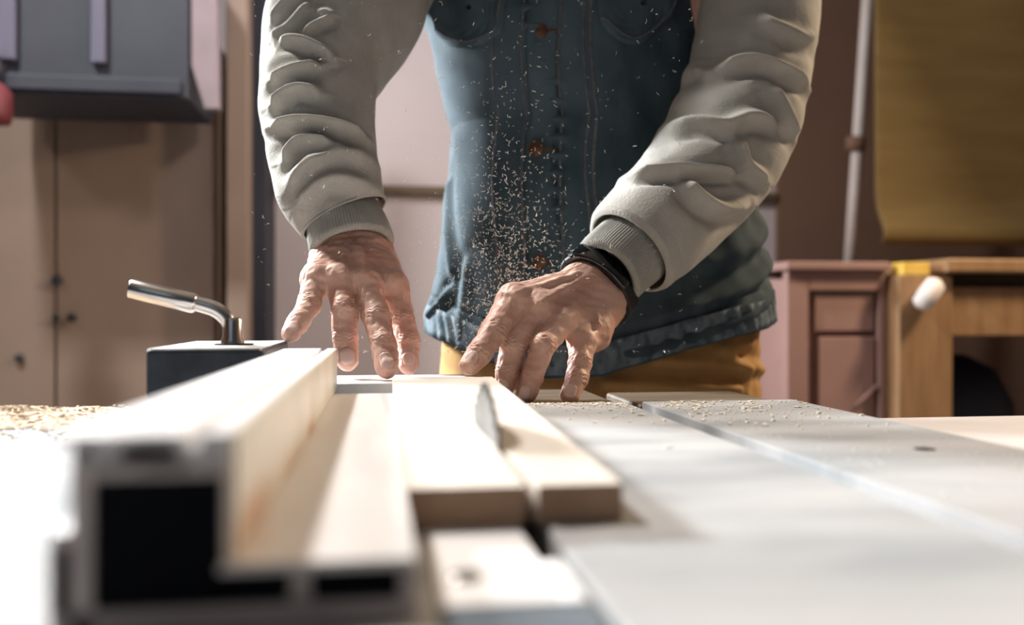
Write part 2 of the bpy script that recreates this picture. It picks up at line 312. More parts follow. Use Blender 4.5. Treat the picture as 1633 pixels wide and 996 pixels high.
MB().box(X(1500, B0), X(1520, B0)+1.35, B0-.03, B0+.7, ZZ(434, B0), ZZ(412, B0)).build('benchtop', M['pine'], t, bevel=.006)
MB().box(X(1440, B0), X(1520, B0)+1.3, B0+.06, B0+.6, ZZ(456, B0)-.02, ZZ(434, B0)-.001).build('rail', M['oak'], t, bevel=.003)
MB().box(X(1440, B0)+.06, X(1520, B0)+1.2, B0+.1, B0+.65, -T+.12, -T+.15).build('shelf', M['oak'], t, bevel=.003)
cx = X(1600); V = []; F_ = []
m_ = MB(); prof = [(0, 0), (.13, 0), (.17, .05), (.19, .32), (.20, .56), (.15, .66), (.06, .70), (0, .70)]
V, F_ = lathe(prof, (cx+.03, KY+.32, -0.749+T-.9+.9), (0, 0, 1), 28)
V = [(x+.01*math.sin(z*31), y+.01*math.sin(x*40), z) for x, y, z in V]
tag(m_.add(V, F_).build('dark_sack', M['navy'], smooth=True), 'dark blue-grey sack standing under the pine workbench', 'sack')
a = PY(1450, 417, KY-.02); tag(MB().box(a.x-.033, a.x+.037, KY-.05, KY+.005, ZZ(438, B0)+.0005, ZZ(438, B0)+.032).build('yellow_box', M['yellow'], bevel=.002), 'small yellow box on top of the workbench leg', 'box')
a, b = PY(1466, 490, B0-.030), PY(1496, 447, B0-.030); V, F_ = sweep([a, a.lerp(b, .12), a.lerp(b, .5), a.lerp(b, .88), b], [.012, .024, .026, .024, .012], 18)
tag(MB().add(V, F_).build('hanging_rag_roll', M['white'], smooth=True), 'pale rolled rag hanging at the corner of the pine workbench', 'rag')
# ================================================================== TABLE SAW
saw = empty('table_saw', (0.03, .4, 0), 'cast-iron table saw with a miter slot and a blade raised through its throat plate', 'table saw')
YN, YF = 0.07, 0.762; TH = -.035
top = MB()
top.box(-.31, .0146, YN, YF, TH, 0); top.box(.0592, .2065, YN, YF, TH, 0); top.box(.2225, .360, YN, YF, TH, 0)
top.box(.2064, .2226, YN, YF, TH, -.0095); top.box(.0145, .0593, YN, .15, TH, 0); top.box(.0145, .0593, .70, YF, TH, 0)
top.box(.0145, .0593, .15, .70, TH-.03, TH-.001)
top.build('table_top', M['iron'], saw, bevel=.0012)
ins = MB(); ins.box(.0152, .0495, .2415, .695, -.008, -.0003); ins.box(.0495, .0560, .2415, .2825, -.008, -.0003); ins.box(.0495, .0560, .60, .695, -.008, -.0003)
o = ins.build('throat_plate', M['insert'], saw, bevel=.0008)
V, F_ = lathe([(0, .0002), (.0035, .0002), (.0045, .0012), (.0052, .0005), (.0052, -.002)], (.0245, .2665, T-.0003), (0, 0, 1), 20); MB().add(V, F_).build('screw', M['chrome'], o, smooth=True)
MB().box(.0152, .0560, .151, .2405, -.008, -.0006).build('plate_end', M['dark_steel'], saw, bevel=.0008)
V, F_ = lathe([(0, .0004), (.004, .0004), (.0055, .0003), (.006, .0001)], (.304, .476, T), (0, 0, 1), 20); MB().add(V, F_).build('bolt_hole_shade', M['cavity'], saw, smooth=True)  # flat black disc painting the shade of an open bolt hole
w_ = MB().box(-.95, -.3115, YN+.005, YF+.035, TH, -.0002); w_.build('left_wing', M['iron_wing'], saw, bevel=.0012)
MB().box(.3615, .95, YN, .715, TH-.01, -.012).build('right_wing', mat('pale_wing_board', (.50, .46, .44), (.56, .52, .50), .5, 0, 8), saw, bevel=.0012)
MB().box(.081, .208, YF+.002, .93, -.03, -.003).build('front_rail', M['oak'], saw, bevel=.003)
MB().box(.221, .352, YF+.002, .885, -.03, -.003).build('front_rail', M['oak'], saw, bevel=.003)
MB().box(.2085, .2205, YF+.002, .93, -.032, -.014).build('rail_slot', M['cavity'], saw)
MB().box(-.28, .34, .11, .73, -T+.08, TH-.032).build('cabinet', M['navy'], saw, bevel=.01)
MB().box(-.30, .36, .09, .75, -T, -T+.079).build('base', M['black_paint'], saw, bevel=.006)
# blade: toothed disc standing in the slot
R_, NT = .087, 40; cy, cz = .458, T+.0418-.087; ring = []
for k in range(NT):
    a0 = 2*PI*k/NT
    for da, rr in ((0, R_), (.035, R_-.0008), (.075, R_-.0055), (.11, R_-.005)): ring.append((a0+da, rr))
n = len(ring); V = []
for xx in (.0512, .0530):
    V += [(xx, cy+r*math.cos(a), cz+r*math.sin(a)) for a, r in ring]
F_ = [tuple(range(n)), tuple(range(2*n-1, n-1, -1))]+[(i, (i+1) % n, (i+1) % n+n, i+n) for i in range(n)]
MB().add(V, F_).build('saw_blade', M['blade'], saw)
V, F_ = sweep([(.044, cy, cz), (.0511, cy, cz)], [.014, .014], 20); V2, F2 = sweep([(.0531, cy, cz), (.075, cy, cz)], [.014, .009], 20); MB().add(V, F_).add(V2, F2).build('arbor', M['dark_steel'], saw, smooth=True)
# ================================================================== RIP FENCE
FN, FF = .232, .752; zT = .048; zS = .0155
fence = empty('rip_fence', (-.04, .5, T), 'long aluminium rip fence with hollow ends lying along the saw table', 'fence')
XL, XR = -.0790, -.0372
b_ = MB()
# top plate (with groove), side walls, inner web, floor, flange
b_.box(XL, -.0485, FN, FF, zT-.0022, zT)                                  # top plate left of groove
b_.box(-.0440, XR, FN, FF, zT-.0022, zT)                                  # top plate right of groove
b_.box(-.0500, -.0470, FN, FF, zT-.0065, zT-.002); b_.box(-.0445, XR, FN, FF, zT-.0105, zT-.0022)
b_.box(-.0740, -.0440, FN, FF, zT-.0105, zT-.0085)
b_.box(-.0740, -.0692, FN, FF, .001, zT-.002)                              # left wall
b_.box(-.0386, XR, FN, FF, .013, zT-.010)                                 # right wall
b_.box(-.0740,   .0086, FN, .70, .0006, .0053)                              # base plate
b_.box(-.0400,   .0086, FN, .70, zS-.0025, zS)                              # flange top
b_.box(.0045, .0085, FN+.0001, .6999, .0052, zS-.0024); b_.box(-.0225, -.0175, FN, .70, .006, zS-.002)
b_.box(-.0790, -.0740, FN, FF, .0006, .0042); b_.box(-.0790, -.0777, FN, FF, .003, .024); b_.box(-.0790, -.0740, FN, FF, .0215, .0250)
b_.box(-.0740, -.0630, FN, FF, zT-.0060, zT-.002)
body = b_.build('extrusion', M['alu'], fence, bevel=.0006)
e = MB()
def endrect(x0, x1, z0, z1): e.box(x0, x1, FN-.0012, FN-.0001, z0, z1)
for q in ((-.0740, -.0692, .001, .0375), (-.0386, XR, .0155, .0375), (-.0740, .0086, .0006, .0053), (-.0740, XR, .0375, .0408), (-.0580, -.0465, .0395, .0415),
          (.0045, .0086, .0068, .013), (-.0225, -.0175, .0068, .013), (-.0790, -.0740, .0006, .0042), (-.0790, -.0777, .0042, .0215), (-.0777, -.0740, .0215, .0250)):
    endrect(*q)
e.build('end_face', M['alu_end'], fence)
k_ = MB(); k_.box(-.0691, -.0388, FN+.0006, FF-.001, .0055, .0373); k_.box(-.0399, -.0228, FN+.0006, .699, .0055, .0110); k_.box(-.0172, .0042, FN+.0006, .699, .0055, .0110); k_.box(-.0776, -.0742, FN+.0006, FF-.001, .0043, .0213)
k_.build('hollow_shade', M['cavity'], fence)  # solid black blocks fill the hollows to paint their inner shade
MB().box(XR+.00005, XR+.0012, FN+.002, FF, zS+.0003, zT-.0004).build('face_plate', M['alu_face'], fence, bevel=.0003)
MB().box(-.135, .078, .775, .872, .0006, .0175).build('cross_bar', M['alu'], fence, bevel=.0015)
hd = MB().box(PY(243, 550, .66).x, -.0795, .640, .80, .0185, .0530).build('clamp_head', [M['black_paint'], M['dusty_top']], fence, bevel=.0035, seg=3)
for p in hd.data.polygons:
    if p.normal.z > .9: p.material_index = 1
MB().box(-.150, -.0795, .80, .86, .018, .040).build('head_block', M['black_paint'], fence, bevel=.003)
# lever
LY = .70
pts = catmull([tuple(PY(*q, LY)) for q in ((369, 548), (368, 530), (362, 509), (345, 494), (318, 485), (300, 481), (285, 477))], 40)
V, F_ = sweep(pts, .0057, 20); lv = MB().add(V, F_); lv.build('lever', M['chrome'], fence, smooth=True)
a, b = PY(311, 484, LY), PY(207, 460, LY); d = (b-a).normalized(); L_ = (b-a).length
V, F_ = lathe([(.0, -.001), (.0062, -.001), (.0074, .001), (.0074, L_-.001), (.0068, L_), (.004, L_), (.004, L_-.004), (0, L_-.004)], a, d, 28); MB().add(V, F_).build('lever_grip', M['chrome'], fence, smooth=True)
c = PY(371, 542, LY); V, F_ = lathe([(.0058, .020), (.0075, .018), (.0072, .006), (.0085, .003), (.0085, 0)], (c.x, LY, T+.0535), (0, 0, 1), 24); MB().add(V, F_).build('lever_collar', M['chrome'], fence, smooth=True)
V, F_ = lathe([(0, .0009), (.014, .0009), (.0145, 0)], (c.x+.001, LY, T+.0530), (0, 0, 1), 28); MB().add(V, F_).build('rubber_seal', M['cavity'], fence, smooth=True)
# ================================================================== PLANK
NY, FY = .328, .762
def bx_(s, y): t_ = (y-NY)/(FY-NY); return (.0088*(1-t_)+.0087*t_) if s == 0 else (.0882*(1-t_)+.0918*t_)
def zb_(y): return .0002+.0078*(y-NY)/(FY-NY)
def zt_(y): return .0142+.0088*(y-NY)/(FY-NY)
out = [(bx_(0, NY), NY), (.0518, NY), (.0518, .400), (.0503, .46), (.0503, .50), (.0539, .50), (.0539, .40), (.0566, NY+.0), (bx_(1, NY), NY), (bx_(1, FY), FY), (bx_(0, FY), FY)]
pl = MB(); V = [(x, y, T+zt_(y)) for x, y in out]; Vb = [(x, y, T+zb_(y)) for x, y in out]
pl.plate(V, Vb)
o = pl.build('wooden_plank', [M['ply'], M['ply_end_shaded']])
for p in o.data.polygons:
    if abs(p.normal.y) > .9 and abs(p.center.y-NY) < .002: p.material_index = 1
tag(o, 'pale wooden plank being cut, lying against the fence with the saw blade through it', 'plank')
# ================================================================== PERSON
person = empty('person', (.15, 1.12, 0), 'person in denim vest and grey sweatshirt pushing the plank with both hands', 'person')
def J(px, py, Y): return np.array(PY(px, py, Y))
def r_(px, Y): return px*Y/FPX
def hand(spec):
    palm, fingers, ext = spec['palm'], spec['fingers'], spec['extra']
    allp = [p for c in palm+ext for p in (c[0], c[1])]+[q[0] for f in fingers for q in f]
    lo = np.min(allp, 0)-.024; hi = np.max(allp, 0)+.024
    def fn(G):
        d = None
        for a, b, ra, rb in palm:
            c = cone_d(G, a, b, ra, rb); d = c if d is None else smin(d, c, .012)
        fd = None
        for f in fingers:
            ch = None
            for (a, ra), (b, rb) in zip(f[:-1], f[1:]):
                c = cone_d(G, a, b, ra, rb); ch = c if ch is None else smin(ch, c, .003)
            # knuckle swellings
            for (a, ra) in f[1:-1]:
                ch = smin(ch, np.linalg.norm(G-np.asarray(a+np.array([0, -ra*.34, ra*.16]), np.float32), axis=-1)-ra*.84, .003)
            a, ra = f[0]; ch = smin(ch, np.linalg.norm(G-np.asarray(a+np.array([0, -ra*.35, ra*.2]), np.float32), axis=-1)-ra*.80, .004)
            fd = ch if fd is None else smin(fd, ch, .0015)
        d = smin(d, fd, .007)
        for a, b, ra, rb in ext: d = smin(d, cone_d(G, a+np.array([0, -.0024, .0010]), b+np.array([0, -.0020, .0010]), ra*.9, rb*.9), .0025)
        return d
    V, F_ = surface_net(fn, lo, hi, .00105)
    # laplacian relax a little
    E2 = np.vstack([F_[:, [0, 1]], F_[:, [1, 2]], F_[:, [2, 3]], F_[:, [3, 0]]])
    for _ in range(3):
        s = np.zeros_like(V); c = np.zeros(len(V)); np.add.at(s, E2[:, 0], V[E2[:, 1]]); np.add.at(c, E2[:, 0], 1); V = V*.4+.6*s/c[:, None]
    # normals
    n = np.cross(V[F_[:, 2]]-V[F_[:, 0]], V[F_[:, 3]]-V[F_[:, 1]]); N_ = np.zeros_like(V)
    for k in range(4): np.add.at(N_, F_[:, k], n)
    N_ /= np.linalg.norm(N_, axis=1)[:, None]+1e-12
    disp = np.zeros(len(V)); nail = np.zeros(len(V), bool)
    for f in fingers:
        for i in range(1, len(f)-1):
            a, ra = f[i]; ax = f[i+1][0]-f[i-1][0]; ax = ax/np.linalg.norm(ax); q = V-a; s = q@ax; rad = np.linalg.norm(q-s[:, None]*ax, axis=1)
            near = (rad < ra*1.5) & (np.abs(s) < .012); wob = .0012*np.sin(q[:, 0]*700+i)
            for off, am in ((-.0045, .0005), (-.0015, .0009), (.0018, .0009), (.005, .0005)):
                disp -= near*am*np.exp(-((s-off+wob)/.0007)**2)*(N_[:, 1] < .2)
        if f is not fingers[-1]:
            (a, ra), (b, rb) = f[-2], f[-1]; ax = (b-a)/np.linalg.norm(b-a); dn = np.array(spec['dorsal']); dn = dn-ax*(dn@ax); dn /= np.linalg.norm(dn); sd = np.cross(ax, dn)
            c = b+dn*rb*.9-ax*rb*.10; q = V-c; u, v, wv = q@ax, q@sd, q@dn
            e_ = (np.abs(u)/(rb*.72))**2.6+(np.abs(v)/(rb*.60))**2.6; up = (wv > -rb*.65) & (wv < rb*.8)
            nail |= (e_ < 1) & up
            disp += up*(.00045*(e_ < 1)-.0005*np.exp(-((e_-1.15)/.18)**2)*(u < rb*.5))
    disp += .00030*vnoise(V, 380, 3)+.0006*vnoise(V, 150, 5)
    V = V+N_*disp[:, None]
    return V, F_, nail
# hand at the left of the picture (rests on the fence bar)
w1, w2 = J(537, 394, .905), J(586, 396, .91)
mp = {'p': J(503, 446, .858), 'r': J(540, 447, .858), 'm': J(583, 450, .858), 'i': J(628, 455, .868)}
LH = dict(dorsal=(0, -1, .35), palm=[
    (w1, w2, .021, .021), (w1, J(530, 330, .925), .022, .022), (w2, J(570, 330, .925), .021, .021),
    (w1, mp['p'], .018, .0125), (w1*.6+w2*.4, mp['r'], .018, .0135), (w1*.3+w2*.7, mp['m'], .018, .0135), (w2, mp['i'], .018, .0130),
    (J(520, 425, .885), J(610, 430, .885), .013, .013)],
    fingers=[[(mp['p'], .0125), (J(493, 487, .835), .0105), (J(475, 515, .810), .0094), (J(464, 531, .795), .0082)],
             [(mp['r'], .0132), (J(549, 494, .842), .0122), (J(551, 540, .838), .0112), (J(554, 573, .832), .0102)],
             [(mp['m'], .0135), (J(600, 507, .835), .0127), (J(611, 548, .820), .0115), (J(617, 585, .805), .0105)],
             [(mp['i'], .0130), (J(642, 508, .860), .0112), (J(651, 545, .850), .0104), (J(652, 581, .835), .0092)],
             [(J(610, 410, .925), .014), (J(630, 450, .940), .0125), (J(640, 500, .935), .0115), (J(643, 550, .915), .0100)]],
    extra=[(J(533, 392, .884), J(527, 440, .852), .0035, .003), (J(550, 392, .882), J(546, 440, .847), .0040, .0035), (J(566, 390, .882), J(583, 440, .847), .0040, .0035), (J(585, 395, .886), J(622, 445, .857), .0038, .0035),
           (J(512, 415, .878), J(505, 437, .852), .003, .003), (J(571, 415, .870), J(560, 440, .852), .0018, .0018), (J(600, 425, .874), J(590, 443, .857), .0018, .0018)])
w1, w2 = J(930, 452, .862), J(962, 482, .862)
ep1, ep2 = J(975, 408, .905), J(998, 428, .905)
mp = {'i': J(818, 478, .815), 'm': J(858, 490, .812), 'r': J(893, 512, .812), 'p': J(928, 545, .815)}
RH = dict(dorsal=(-.25, -1, .45), palm=[
    (w1, w2, .019, .019), (w1, ep1, .020, .021), (w2, ep2, .020, .021),
    (w1, mp['i'], .0165, .0135), (w1*.65+w2*.35, mp['m'], .0165, .0135), (w1*.3+w2*.7, mp['r'], .0165, .0130), (w2, mp['p'], .0175, .0125),
    (J(880, 480, .84), J(935, 525, .84), .013, .013), (w2, J(948, 535, .835), .017, .0145)],
    fingers=[[(mp['i'], .0138), (J(786, 529, .795), .0120), (J(762, 564, .780), .0106), (J(750, 582, .772), .0095)],
             [(mp['m'], .0135), (J(819, 553, .800), .0118), (J(809, 590, .797), .0104), (J(803, 617, .797), .0092)],
             [(mp['r'], .0128), (J(867, 550, .790), .0112), (J(849, 598, .790), .0100), (J(839, 628, .790), .0090)],
             [(mp['p'], .0125), (J(926, 577, .800), .0105), (J(919, 605, .790), .0096), (J(909, 631, .782), .0086)],
             [(J(905, 470, .880), .0150), (J(850, 510, .885), .0130), (J(822, 548, .870), .0115), (J(806, 580, .850), .0098)]],
    extra=[(J(920, 440, .842), J(820, 470, .802), .0042, .0035), (J(928, 447, .842), J(860, 483, .799), .0045, .0035), (J(938, 458, .842), J(893, 505, .799), .0032, .003),
           (J(868, 480, .808), J(855, 488, .800), .0045, .004), (J(940, 470, .845), J(955, 520, .815), .003, .003)])
# coarse body: head, neck, trunk, arms, legs
sL, sR = np.array([.085, 1.15, T+.57]), np.array([.385, 1.15, T+.57])
eL, eR = J(530, 60, 1.03), J(1195, 120, 1.03)
nk = np.array([.235, 1.12, T+.68]); hp = np.array([.165, 1.17, T-.02])
BD = [(np.array([.275, 1.17, T+.02]), np.array([.265, 1.165, T+.30]), .095, .095), (np.array([.265, 1.165, T+.30]), np.array([.235, 1.155, T+.54]), .095, .085),
      (sL, sR, .055, .055), (nk-[0, 0, .08], nk+[0, -.02, .08], .060, .055),
      (sL, eL, .052, .043), (eL, J(558, 330, .925), .043, .028), (sR, eR, .052, .043), (eR, J(1000, 415, .905), .043, .027),
      (np.array([.22, 1.17, T-.04]), np.array([.34, 1.17, T-.04]), .085, .085)]
for s in (-1, 1):
    h0 = np.array([.28+s*.085, 1.18, T-.08]); kn = np.array([.28+s*.12, 1.20, T-.44]); an = np.array([.28+s*.14, 1.24, .09])
    BD += [(h0, kn, .085, .055), (kn, an, .052, .036), (an, an+[s*.02, -.17, -.045], .038, .030)]
hc = np.array([.23, 1.075, T+.83])
def body_fn(G):
    d = None
    for a, b, ra, rb in BD:
        c = cone_d(G, a, b, ra, rb); d = c if d is None else smin(d, c, .03)
    q = G-np.asarray(hc, np.float32); e = np.sqrt((q[..., 0]/.074)**2+((q[..., 1]-.015)/.094)**2+((q[..., 2]-.02)/.102)**2); hd_ = (e-1)*.08
    hd_ = smin(hd_, cone_d(G, hc+[0, -.045, -.06], hc+[0, -.035, -.075], .042, .036), .03)          # jaw and chin
    hd_ = smin(hd_, cone_d(G, hc+[0, -.080, .022], hc+[0, -.100, -.018], .007, .013), .008)           # nose
    hd_ = smin(hd_, cone_d(G, hc+[-.016, -.088, -.045], hc+[.016, -.088, -.045], .006, .006), .006)   # lips
    for s in (-1, 1): hd_ = smin(hd_, cone_d(G, hc+[s*.074, .015, .02], hc+[s*.076, .012, -.015], .012, .008), .006)
    return smin(d, hd_, .02)
Vb, Fb = surface_net(body_fn, (-.32, .86, -.0), (.66, 1.42, T+1.0), .0085)
parts = [(Vb, Fb, np.zeros(len(Vb), bool))]+[hand(LH), hand(RH)]
V = []; F_ = []; mi = []; off = 0
for v, f, nl in parts:
    V.append(v); F_.append(f+off); mi.append(nl[f].sum(1) >= 3); off += len(v)
V = np.vstack(V); F_ = np.vstack(F_); mi = np.concatenate(mi)
o = fromdata('body', V, F_, [M['skin'], M['nail']], person)
o.data.polygons.foreach_set('material_index', mi.astype(np.int32))
Vh, Fh = surface_net(lambda G: np.maximum((np.sqrt(((G[..., 0]-hc[0])/.083)**2+((G[..., 1]-hc[1]-.03)/.098)**2+((G[..., 2]-hc[2]-.03)/.108)**2)-1)*.08, (hc[1]-.045-G[..., 1])+.6*(hc[2]+.045-G[..., 2]).clip(0)), hc-[.12, .14, .14], hc+[.12, .16, .16], .004)
fromdata('hair', Vh, Fh, M['hair'], person)
# ---- sleeves
def sleeve(K, ridges, seed, nv=420, nu=300, ridge_h=.0075):
    K = [(np.array(PY(px, py, Y)), r_(rr, Y)) for px, py, Y, rr in K]
    A = catmull([np.append(p, r) for p, r in K], nv); P, rad = A[:, :3], A[:, 3]
    t, U_, W = frames(P); a = np.arange(nu)/nu*2*PI
    dirs = np.cos(a)[None, :, None]*U_[:, None]+np.sin(a)[None, :, None]*W[:, None]
    S = P[:, None]+rad[:, None, None]*dirs
    ds = np.zeros(S.shape[:2]); s_ = np.linspace(0, 1, nv)[:, None]
    ds += .0026*vnoise(S, 30, seed)+.0007*vnoise(S, 80, seed+1)
    front = np.clip(-dirs[..., 1]*1.6+.5, 0, 1)
    rows = []
    for rg in ridges:
        amp, wd = rg[0]; amp *= 1.15; wd *= .75; q = []
        for px, py in rg[1]:
            k = int(np.argmin([math.hypot(proj(p)[0]-px, proj(p)[1]-py) for p in P])); q.append(np.array(PY(px, py, P[k, 1]-rad[k]*.75)))
        rows.append((amp, wd, catmull(q, 24) if len(q) > 2 else np.array(q)))
    XZ = S[..., [0, 2]]
    for amp, wd, q in rows:
        best = np.full(ds.shape, 9.); sgn = np.zeros(ds.shape); tt = np.zeros(ds.shape)
        for i in range(len(q)-1):
            p0, p1 = q[i][[0, 2]], q[i+1][[0, 2]]; e_ = p1-p0; u = np.clip(((XZ-p0)@e_)/(e_@e_), 0, 1); dv = XZ-(p0+u[..., None]*e_); d_ = np.linalg.norm(dv, axis=-1)
            m_ = d_ < best; best = np.where(m_, d_, best); sgn = np.where(m_, np.sign(dv[..., 1]), sgn); tt = np.where(m_, (i+u)/(len(q)-1), tt)
        env = np.clip(np.sin(np.clip(tt, .02, .98)*PI)*1.8, .25, 1)
        wid = np.where(sgn > 0, wd*1.0, wd*.8)
        ds += front*env*amp*(np.exp(-(best/wid)**2)-.55*np.exp(-((best-wd*1.9)/(wd*1.1))**2)*(sgn < 0)-.25*np.exp(-((best-wd*2.2)/(wd*1.3))**2)*(sgn > 0))
    return P, rad, t, dirs, S, ds
def tube_faces(nv, nu): return [(i*nu+j, i*nu+(j+1) % nu, (i+1)*nu+(j+1) % nu, (i+1)*nu+j) for i in range(nv-1) for j in range(nu)]
def make_sleeve(K, ridges, seed, cuffK, cuffA):
    P, rad, t, dirs, S, ds = sleeve(K, ridges, seed); nv, nu = ds.shape
    s = np.linspace(0, 1, nv); tuck = np.clip(1-s/.010, 0, 1)[:, None]*.0025; fade = np.clip(s/.03, 0, 1)[:, None]
    S = S+dirs*(ds*fade-tuck)[..., None]
    o = fromdata('sleeve', S.reshape(-1, 3), tube_faces(nv, nu), M['fleece'], person)
    m = o.modifiers.new('thick', 'SOLIDIFY'); m.thickness = .002; m.offset = -1
    # cuff
    A = catmull([np.append(np.array(PY(px, py, Y)), r_(rr, Y)) for px, py, Y, rr in cuffK], 60); P, rad = A[:, :3], A[:, 3]; t, U_, W = frames(P); nu = 360; a = np.arange(nu)/nu*2*PI
    dirs = np.cos(a)[None, :, None]*U_[:, None]+np.sin(a)[None, :, None]*W[:, None]
    rr = rad[:, None]+.00045*np.cos(a*90)[None]+.0012*vnoise(P[:, None]+dirs*.03, 45, seed+9)
    ss = np.linspace(0, 1, 60)[:, None]; rr = rr-.004*np.clip(1-ss/.08, 0, 1)**2
    S2 = P[:, None]+dirs*rr[..., None]
    # inner return
    inn = P[:20][::-1, None]+dirs[:20][::-1]*(rr[:20][::-1]-.0035)[..., None]; S3 = np.concatenate([inn, S2])
    c = fromdata('cuff', S3.reshape(-1, 3), tube_faces(len(S3), nu), M['rib'], o)
    c.parent = o; c.matrix_parent_inverse = Matrix()
    return o
KL = [(551, 349, .915, 73), (541, 328, .918, 80), (530, 300, .925, 86), (519, 250, .945, 88), (511, 190, .965, 88), (513, 130, .99, 92), (530, 75, 1.02, 106), (555, 20, 1.05, 116), (585, -60, 1.09, 120), (640, -170, 1.13, 120), (720, -230, 1.15, 110)]
SC = 1.35
R1 = [((.005, .007), [(500, 12), (466, 50), (430, 62)]), ((.004, .006), [(500, 28), (528, 38), (512, 50), (470, 66)]), ((.008, .007), [(445, 70), (485, 80), (534, 106)]),
      ((.008, .007), [(432, 134), (475, 124), (518, 116)]), ((.009, .007), [(432, 172), (472, 152), (520, 162)]), ((.011, .007), [(424, 202), (480, 200), (540, 212), (590, 222)]),
      ((.009, .007), [(448, 262), (485, 228), (540, 238)]), ((.006, .010), [(450, 310), (490, 268), (550, 250), (600, 262)]), ((.006, .010), [(470, 330), (520, 290), (600, 300)]), ((.006, .006), [(432, 40), (460, 10), (500, -10)])]
CL = [(564, 397, .896, 69), (557, 368, .905, 65), (551, 348, .913, 60), (548, 338, .916, 58)]
make_sleeve(KL, R1, 11, CL, None)
KR = [(1001, 404, .891, 80), (1018, 388, .897, 86), (1045, 362, .908, 95), (1096, 308, .935, 101), (1145, 243, .965, 105), (1180, 170, .995, 106), (1197, 95, 1.02, 104), (1205, 20, 1.05, 101), (1205, -60, 1.08, 103), (1180, -170, 1.12, 110), (1110, -240, 1.15, 105)]
R2 = [((.008, .012), [(1185, 38), (1221, 58), (1265, 70), (1300, 60)]), ((.010, .009), [(1130, 122), (1177, 110), (1225, 122), (1296, 142)]), ((.008, .009), [(1060, 200), (1100, 196), (1141, 207), (1181, 197), (1245, 209)]),
      ((.008, .010), [(1205, 145), (1238, 190), (1272, 222)]), ((.009, .009), [(1159, 225), (1178, 266), (1225, 292)]),
      ((.010, .006), [(1005, 280), (1081, 276), (1178, 282)]), ((.010, .010), [(1075, 290), (1101, 317), (1149, 335), (1205, 325)]), ((.006, .012), [(1100, 40), (1110, 100), (1125, 120)])]
CR = [(966, 438, .871, 62), (980, 424, .878, 64), (1000, 405, .889, 66), (1008, 398, .893, 66)]
make_sleeve(KR, R2, 23, CR, None)
# ---- fitness band on the wrist
ax = (ep1+ep2)/2-(w1+w2)/2; ax /= np.linalg.norm(ax); bc = (w1+w2)/2*.78+(ep1+ep2)/2*.22
upv = (w1-w2); upv -= ax*(upv@ax); upv /= np.linalg.norm(upv); nv_ = np.cross(ax, upv); nv_ *= -1 if nv_[1] > 0 else 1
band = empty('fitness_band', (0, 0, 0), None, None)
def bandring(a0, a1, hw, ro, ri, name, m_, par, n=64):
    V = []; F_ = []
    for k in range(n):
        a = a0+(a1-a0)*k/(n-1)
        e = lambda r: bc+upv*math.cos(a)*(r+.0125)+nv_*math.sin(a)*r
        for s_, rr in ((-1, ri), (-1, ro-.0008), (-.8, ro), (.8, ro), (1, ro-.0008), (1, ri)): V.append(e(rr)+ax*hw*s_)
    for k in range(n-1):
        for j in range(6): F_.append((k*6+j, k*6+(j+1) % 6, (k+1)*6+(j+1) % 6, (k+1)*6+j))
    F_ += [tuple(range(6)), tuple((n-1)*6+j for j in range(5, -1, -1))]
    return MB().add(V, F_).build(name, m_, par, smooth=True)
COL.objects.unlink(band); bpy.data.objects.remove(band)
wb = bandring(0, 2*PI, .0120, .0300, .0240, 'wrist_band', M['rubber'], person)
sc_ = bandring(PI*.10, PI*.62, .0132, .0325, .0270, 'screen', M['glass'], wb, 24); sc_.parent = wb; sc_.matrix_parent_inverse = Matrix()
# ---- vest
RW = [(-260, 850, 1.13, 210, .10), (-200, 868, 1.13, 250, .115), (-100, 885, 1.15, 250, .125), (0, 895, 1.16, 240, .130), (60, 914, 1.16, 234, .130), (215, 955, 1.16, 240, .128), (300, 955, 1.16, 250, .130), (400, 962, 1.16, 267, .134), (500, 957, 1.16, 279, .138), (600, 957, 1.16, 282, .140), (640, 957, 1.16, 282, .140)]
RWz = np.array([PY(q[1], q[0], q[2]).z for q in RW])[::-1]; RWx = np.array([PY(q[1], q[0], q[2]).x for q in RW])[::-1]
RWa = np.array([r_(q[3], q[2]) for q in RW])[::-1]; RWb = np.array([q[4] for q in RW])[::-1]; RWy = np.array([q[2] for q in RW])[::-1]
TW = math.radians(-14)
def vp(th, z, off=0.0):                # th=0 faces the camera; positive to picture right
    th = np.asarray(th, float); z = np.asarray(z, float)
    cx = np.interp(z, RWz, RWx); cy = np.interp(z, RWz, RWy); A_ = np.interp(z, RWz, RWa)+off; B_ = np.interp(z, RWz, RWb)+off
    u = th+TW; s, c = np.sin(th), np.cos(th); e = 2/2.35
    x = A_*np.sign(s)*np.abs(s)**e; y = -B_*np.sign(c)*np.abs(c)**e
    return np.stack([cx+x, cy+y, z], -1)
def vfit(px, py):
    Y = 1.03
    for _ in range(8):
        z = PY(px, py, Y).z; lo_, hi_ = -1.45, 1.45
        for _ in range(30):
            m_ = (lo_+hi_)/2
            if proj(vp(m_, z))[0] < px: lo_ = m_
            else: hi_ = m_
        Y = float(vp(m_, z)[1])
    return m_, z
HP = [vfit(*p) for p in ((684, 534), (715, 548), (745, 562), (800, 585), (870, 603), (960, 600), (1020, 582), (1100, 558), (1180, 536), (1230, 518))]
HT = [-PI, -1.9]+[q[0] for q in HP]+[1.9, PI]; HZ = [HP[0][1]+.01]*2+[q[1] for q in HP]+[HP[-1][1]+.01]*2
def hem(th):                            # height of the lower hem
    return np.interp(np.asarray(th, float), HT, HZ)
nv, nu = 420, 520; th = np.linspace(-PI, PI, nu, endpoint=False)[None, :]; v = np.linspace(0, 1, nv)[:, None]
zt0 = T+.60; Zg = hem(th)*(1-v)+zt0*v; TH_ = th+0*v
S = vp(TH_, Zg); Nn = np.stack([np.sin(TH_), -np.cos(TH_), 0*TH_], -1)
